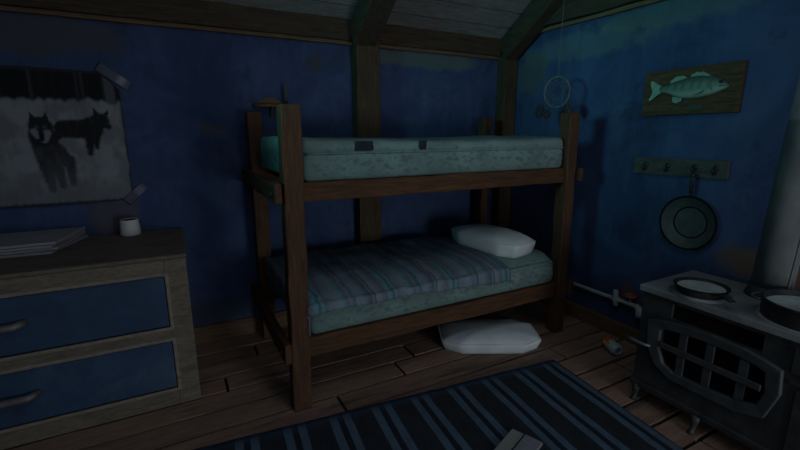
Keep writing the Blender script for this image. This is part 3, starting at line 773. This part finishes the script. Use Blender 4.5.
def pan(name, label, M, r, h, mats, hl, hang=False, base=.70, floor=.0065):
    """M places the pan: local z = opening direction, local x = handle direction."""
    th = thing(name, label, 'pan', M.translation)
    mb = MB(); mb.smooth = True
    mb.lathe((0, 0, 0), [(0, 0), (r * base, 0), (r * (base + .06), .004), (r * .97, h - .006), (r, h), (r * .985, h + .003), (r * .955, h), (r * (base + .02 + (.955 - base) * .6 * (floor > .02)), floor + .0035), (r * base * (.98 if floor < .02 else 1.1), floor + .0005), (r * base * .9, floor), (0, floor)], 40)
    for k, f in enumerate(mb.f):
        c = sum((mb.v[i] for i in f), Vector()) / len(f)
        if c.z > floor - .001 and c.z < h - .002 and c.xy.length < r * .953 and all(mb.v[i].z > floor - .0005 and mb.v[i].xy.length < r * .96 for i in f): mb.mi[k] = 1 if c.xy.length > r * base * (.96 if floor < .02 else 1.09) else 2
    mb.v = [M @ p for p in mb.v]; mb.build('bowl', mats, th)
    mb = MB(); mb.smooth = True
    mb.tube([M @ Vector((r * .985 * math.cos(2 * PI * k / 44), r * .985 * math.sin(2 * PI * k / 44), h)) for k in range(44)], .0065 if floor < .02 else .0035, 8, closed=True); mb.build('rim', 'dull_black', th)
    if floor < .02:
        mb = MB(); mb.smooth = True; mb.tube([M @ Vector((r * base * math.cos(2 * PI * k / 40), r * base * math.sin(2 * PI * k / 40), floor + .001)) for k in range(40)], .005, 8, closed=True); mb.build('base_ring', 'dull_black', th)
    mb = MB(); mb.smooth = True
    d = [(r * .95, 0, h - .012), (r * 1.10, 0, h - .004), (r + hl * .45, 0, h + .012), (r + hl * .85, 0, h + .014), (r + hl, 0, h + .012)]
    vs = []; fs = []; W_ = [.012, .011, .011, .014, .010]
    mb.bar(d[0], d[1], (0, .012, 0), (0, 0, .006)); 
    for a, b, w in zip(d[1:], d[2:], (.012, .013, .014)): mb.bar(a, b, (0, w, 0), (0, 0, .005), 2)
    mb.smooth = False
    mb.v = [M @ p for p in mb.v]; hd = mb.build('handle', mats[0], th, bevel=.003)
    mb = MB(); mb.smooth = True
    mb.tube([Vector((r + hl + .010 + .013 * math.cos(2 * PI * k / 14), .013 * math.sin(2 * PI * k / 14), h + .012)) for k in range(14)], .004, 6, closed=True)
    mb.v = [M @ p for p in mb.v]; mb.build('hanging_ring', mats[0], hd)
    return th
M = Matrix(((0, 0, -1, WX - .006), (-.03, .9995, 0, 1.575), (.9995, .03, 0, 1.008), (0, 0, 0, 1)))
M = Matrix(((0, 0, -1, WX - .006), (.0, -1, 0, 1.548), (1, .0, 0, 1.006), (0, 0, 0, 1)))
pan('frying_pan', 'black frying pan hanging from the third hook of the wall rack', M, .178, .045, ['pan_iron', 'pan_disc', 'pan_disc'], .150, base=.58)

# ------------------------------------------------------------------ cook stove
sv = thing('cook_stove', 'black cast iron cook stove with a barred fire door by the right wall', 'stove', (2.62, .83, 0))
SX, SX2, SY0, SY1, SB, ST = 2.352, 2.862, .24, 1.402, .115, .697
mb = MB(); k = .02
for (a0, a1, z0, z1) in ((SY0, SY1, SB, .275), (1.265, SY1, .275, .545), (SY0, .765, .275, .545), (SY0, SY1, .545, .585), (1.235, SY1, .585, .672), (SY0, .815, .585, .672), (SY0, SY1, .672, ST)):
    mb.box(SX, a0, z0, SX + k, a1, z1)
mb.box(SX + k, SY1 - k, SB, SX2, SY1, ST); mb.box(SX + k, SY0, SB, SX2, SY0 + k, ST); mb.box(SX2 - k, SY0 + k, SB, SX2, SY1 - k, ST); mb.box(SX + k, SY0 + k, SB, SX2 - k, SY1 - k, SB + k)
mb.build('body', 'iron', sv)
mb = MB().box(SX - .014, SY0 - .014, SB - .022, SX2, SY1 + .014, SB + .018); mb.build('plinth', 'iron', sv, bevel=.008)
MB().box(SX + .03, .60, .15, SX2 - .03, 1.36, .56).build('firebox', 'dull_black', sv)
MB().box(SX - .024, SY0 - .02, ST, SX2 + .01, SY1 + .016, .735).build('top_plate', 'iron_top', sv, bevel=.006)
MB().box(SX + .03, .60, .575, SX2 - .03, 1.36, .68).build('slot_block', 'dull_black', sv)  # solid near-black block filling the slot below the top plate
DO = [(1.345, .545), (1.306, .560), (1.172, .584), (1.02, .592), (.88, .584), (.79, .566), (.722, .545), (.712, .428), (.755, .282), (.865, .247), (1.026, .243), (1.192, .245), (1.280, .295), (1.335, .388)]
DI = [(1.268, .508), (1.245, .520), (1.16, .533), (1.03, .540), (.90, .533), (.83, .523), (.782, .505), (.772, .41), (.792, .33), (.88, .303), (1.03, .293), (1.17, .290), (1.232, .318), (1.268, .40)]
XD = SX - .030
dor = MB().ring([(XD, y, z) for y, z in DO], [(XD + .004, y, z) for y, z in DI], (.030, 0, 0)).build('fire_door', 'iron_door', sv, bevel=.006)
for y in (1.150, 1.018, .868):
    MB().bar((XD + .02, y, .29), (XD + .02, y, .54), (0, .020, 0), (.006, 0, 0), 4).build('upright_bar', 'iron_door', dor, bevel=.003)
MB().bar((XD + .006, 1.262, .425), (XD + .006, .785, .422), (0, 0, .017), (.007, 0, 0), 6).build('cross_bar', 'iron_door', dor, bevel=.004)
mb = MB(); mb.smooth = True
mb.tube([(XD + .01, 1.31, .390), (XD - .012, 1.33, .392), (XD - .014, 1.37, .392), (XD - .016, 1.41, .394), (XD - .016, 1.438, .395)], [.008, .008, .009, .011, .008], 10)
mb.build('latch_lever', 'bar_steel', dor)
mb = MB().box(SX - .012, SY0, .492, SX, .70, .510); mb.box(SX - .008, SY0 + .03, .16, SX, .67, .47); mb.build('side_panel', 'iron', sv, bevel=.003)
mb = MB().box(SX - .012, SY0 + .02, .545, SX, .70, .668); mb.build('upper_panel', 'iron', sv, bevel=.003)
for x, y in ((SX + .012, 1.375), (SX + .0, 1.035), (SX + .012, .29), (SX2 - .05, 1.36), (SX2 - .05, .29)):
    mb = MB(); mb.smooth = True
    mb.tube([(x, y, .105), (x - .008, y + .004, .07), (x - .004, y + .004, .035), (x - .016, y + .006, .012), (x - .018, y + .006, 0)], [.030, .022, .013, .015, .020], 10)
    mb.build('leg', 'iron', sv)
mb = MB(); mb.smooth = True; mb.lathe((2.540, .728, .734), [(0, 0), (.198, 0), (.200, .003), (.19, .004), (0, .004)], 48).build('burner_ring', 'burner', sv)
mb = MB(); mb.smooth = True; mb.lathe((2.47, 1.17, .734), [(0, 0), (.145, 0), (.147, .002), (0, .0025)], 40).build('burner_ring', 'iron_top', sv)
MB().box(SX + .04, .80, .152, SX2 - .06, 1.25, .16)

# stovepipe
sp = thing('stovepipe', 'tall grey metal stovepipe rising from the back of the cook stove', 'stovepipe', (2.757, .975, .735))
mb = MB(); mb.smooth = True
mb.lathe((2.757, .975, .735), [(.0, 0), (.106, 0), (.106, .010), (.098, .022), (.095, .06), (0, .06)], 40); mb.build('collar', 'iron', sp)
mb = MB(); mb.smooth = True
ax = Vector((.01, -.035, 1)).normalized()
mb.lathe((2.757, .975, .745), [(0, 0), (.088, 0), (.088, .9), (.0905, .902), (.0905, .925), (.088, .927), (.088, 2.6), (0, 2.6)], 48, ax); mb.build('pipe', 'iron_pipe', sp)
mb = MB(); mb.bar(Vector((2.757 - .030, .975 - .0835, .76)), Vector((2.757 - .030, .975 - .0835, .76)) + ax * 2.5, (.010, .004, 0), (.001, -.004, 0)).build('seam', 'iron_pipe', sp)

# pan and pot on the stove
a = R(-125)
M = Matrix.Translation((2.472, 1.168, .7367)) @ Matrix.Rotation(a, 4, 'Z')
pan('frying_pan', 'black frying pan with a pale frosted inside lying on the stove top', M, .128, .046, ['pan_iron', 'pan_iron', 'pan_frost'], .12, base=.78, floor=.036)
pt = thing('cooking_pot', 'black round cooking pot with loop handles on the front of the stove top', 'pot', (2.540, .728, .7385))
mb = MB(); mb.smooth = True; c = (2.540, .728, .7385); r = .185
mb.lathe(c, [(0, 0), (r * .95, 0), (r * .99, .008), (r, .02), (r, .080), (r + .005, .083), (r + .005, .089), (r - .004, .091), (r - .008, .086), (r - .010, .064), (r - .012, .060), (0, .060)], 52)
for k, f in enumerate(mb.f):
    cc_ = sum((mb.v[i] for i in f), Vector()) / len(f)
    if cc_.z > c[2] + .058 and all((mb.v[i] - Vector(c)).xy.length < r - .0115 for i in f): mb.mi[k] = 1
mb.build('vessel', ['pan_iron', 'pan_frost'], pt)
for s in (1, -1):
    mb = MB(); mb.smooth = True; d = Vector((-.35, .94, 0)).normalized() * s; w = Vector((-d.y, d.x, 0))
    mb.tube([Vector(c) + d * (r + .002 + .034 * math.sin(PI * k / 12)) + w * (.05 * math.cos(PI * k / 12)) + Vector((0, 0, .074)) for k in range(13)], .006, 8)
    mb.build('loop_handle', 'bar_steel', pt)
hs = thing('heat_shield', 'rusty pink metal heat shield of two panels on the right wall behind the stovepipe', 'heat shield', (WX, .80, .83))
MB().box(WX - .016, .52, .60, WX - .002, 1.0, .862).build('panel', 'tin_red', hs, bevel=.004)
MB().box(WX - .016, .52, .870, WX - .002, 1.0, 1.04).build('panel', 'tin_red', hs, bevel=.004)

# ------------------------------------------------------------------ water pipe on the right wall
wp = thing('water_pipe', 'thin dusty white water pipe with a red valve, low along the right wall', 'pipe', (WX - .05, 2.2, .31))
mb = MB(); mb.smooth = True; mb.tube([(WX - .05, 2.62, .306), (WX - .05, 2.2, .310), (WX - .05, 1.80, .314)], .015, 12).build('pipe_run', 'dusty_white', wp)
mb = MB(); mb.smooth = True; mb.tube([(WX - .05, 1.992, .386), (WX - .05, 1.992, .374), (WX - .05, 1.985, .30), (WX - .05, 1.978, .27), (WX - .05, 1.978, .258)], [.016, .020, .022, .020, .016], 12)
mb.tube([(WX - .05, 2.02, .309), (WX - .05, 1.955, .310)], .022, 12); mb.tube([(WX - .05, 1.985, .31), (WX, 1.985, .31)], .010, 8)
mb.build('clamp', 'dusty_white', wp)
mb = MB(); mb.smooth = True; mb.tube([(WX - .05, 1.83, .313), (WX - .05, 1.805, .312), (WX - .055, 1.786, .300), (WX - .058, 1.778, .275), (WX - .06, 1.772, .245)], [.019, .022, .027, .031, .033], 12).build('elbow', 'dusty_white', wp)
mb = MB(); mb.smooth = True; mb.tube([(WX - .05, 1.868, .314), (WX - .05, 1.868, .375)], .007, 8)
vs = mb.build('valve_stem', 'dusty_white', wp)
mb = MB(); mb.smooth = True; mb.tube([(WX - .05 + .034 * math.cos(2 * PI * k / 18), 1.868 + .034 * math.sin(2 * PI * k / 18), .378) for k in range(18)], .010, 8, closed=True)
mb.tube([(WX - .084, 1.868, .378), (WX - .016, 1.868, .378)], .006, 8); mb.tube([(WX - .05, 1.834, .378), (WX - .05, 1.902, .378)], .006, 8)
tag(mb.build('valve_wheel', 'red_enamel', wp), 'red valve wheel')

# ------------------------------------------------------------------ crumpled can on the floor
cv = thing('crushed_can', 'crumpled red and pale grey can lying on the floorboards beside the stove', 'can', (2.72, 1.775, 0))
ca = Vector((math.cos(R(-108)), math.sin(R(-108)), -.10)).normalized()
A0 = Vector((2.755, 1.885, .058)); L = .125
mb = MB(); mb.smooth = True
u = ca.orthogonal().normalized(); w = ca.cross(u); n = 28; ring = []
prof = [(0, 0), (.026, .0), (.036, .006), (.043, .016), (.041, .03), (.044, .05), (.038, .066), (.043, .085), (.042, .105), (.035, .116), (.030, .119), (.027, .115), (0, .114)]
prof = [(a * 1.08, b * 1.25) for a, b in prof]; mb.lathe((0, 0, 0), prof, n, ca)
for i, p in enumerate(mb.v):
    h = p.dot(ca); q = p - ca * h
    dent = 1 - .30 * max(0, math.sin(h * 42 + 1)) * max(0, q.normalized().dot(u + w * .3)) - .12 * abs(fbm(p.x * 25, p.y * 25, p.z * 25)) if q.length > 1e-5 else 1
    mb.v[i] = A0 + ca * h + q * dent
for k, f in enumerate(mb.f):
    cm = sum((mb.v[i] for i in f), Vector()) / len(f) - A0; h = cm.dot(ca); q = cm - ca * h
    side = q.dot(Vector((-.8, -.5, 0)))
    mb.mi[k] = (0 if q.z > -.012 and side < .024 else 1) if h < .076 + .012 * math.sin(q.z * 120) else 2
zmin = min(p.z for p in mb.v); mb.v = [p - Vector((0, 0, zmin)) for p in mb.v]
mb.build('can_body', ['can_red', 'can_yellow', 'can_pale'], cv)
tb = MB(); tb.smooth = True
e0 = A0 - Vector((0, 0, zmin)) + ca * .145
tb.tube([e0 + ca * .002 + (u * math.cos(2 * PI * k / 14) * .011 + w * math.sin(2 * PI * k / 14) * .008) for k in range(14)], .002, 6, closed=True)
tb.build('pull_tab', 'bar_steel', cv)

# ------------------------------------------------------------------ camera, light, view
cam = bpy.data.objects.new('camera', bpy.data.cameras.new('camera')); C.objects.link(cam)
cam.location = (0, 0, 1.6); cam.rotation_euler = (R(90 - 12.42), 0, R(-27.85))
cam.data.sensor_width = 36; cam.data.lens = 425 / 800 * 36; cam.data.clip_start = .05
bpy.context.scene.camera = cam

w = bpy.data.worlds.new('night'); bpy.context.scene.world = w; w.use_nodes = True
w.node_tree.nodes['Background'].inputs[0].default_value = (.72, .86, 1.0, 1)
w.node_tree.nodes['Background'].inputs[1].default_value = .29
def area(name, loc, target, size, size_y, power, col, spread=180):
    d = bpy.data.lights.new(name, 'AREA'); d.shape = 'RECTANGLE'; d.size = size; d.size_y = size_y; d.energy = power; d.color = col; d.spread = R(spread)
    o = bpy.data.objects.new(name, d); C.objects.link(o); o.location = loc
    o.rotation_euler = (Vector(target) - Vector(loc)).to_track_quat('-Z', 'Y').to_euler(); return o
area('window_light', (-1.9, 1.75, 2.1), (3.0, 2.4, 2.4), .7, .7, 5.0, (.22, .90, .95), 48)
area('overhead_fill', (.9, .9, 3.0), (1.5, 1.9, 0), 1.0, 1.0, 3.4, (.88, .94, 1.0), 150)  # added soft fill from above, no fixture in the room
area('front_fill', (1.9, -2.3, .75), (1.4, 3.2, .5), 1.0, 1.0, 14.0, (.92, .96, 1.0), 110)  # added low fill from the open front side, no fixture there
vs = bpy.context.scene.view_settings
bpy.context.scene.display_settings.display_device = 'sRGB'
vs.view_transform = 'Standard'; vs.look = 'None'; vs.gamma = 1; vs.use_curve_mapping = False; vs.exposure = 0
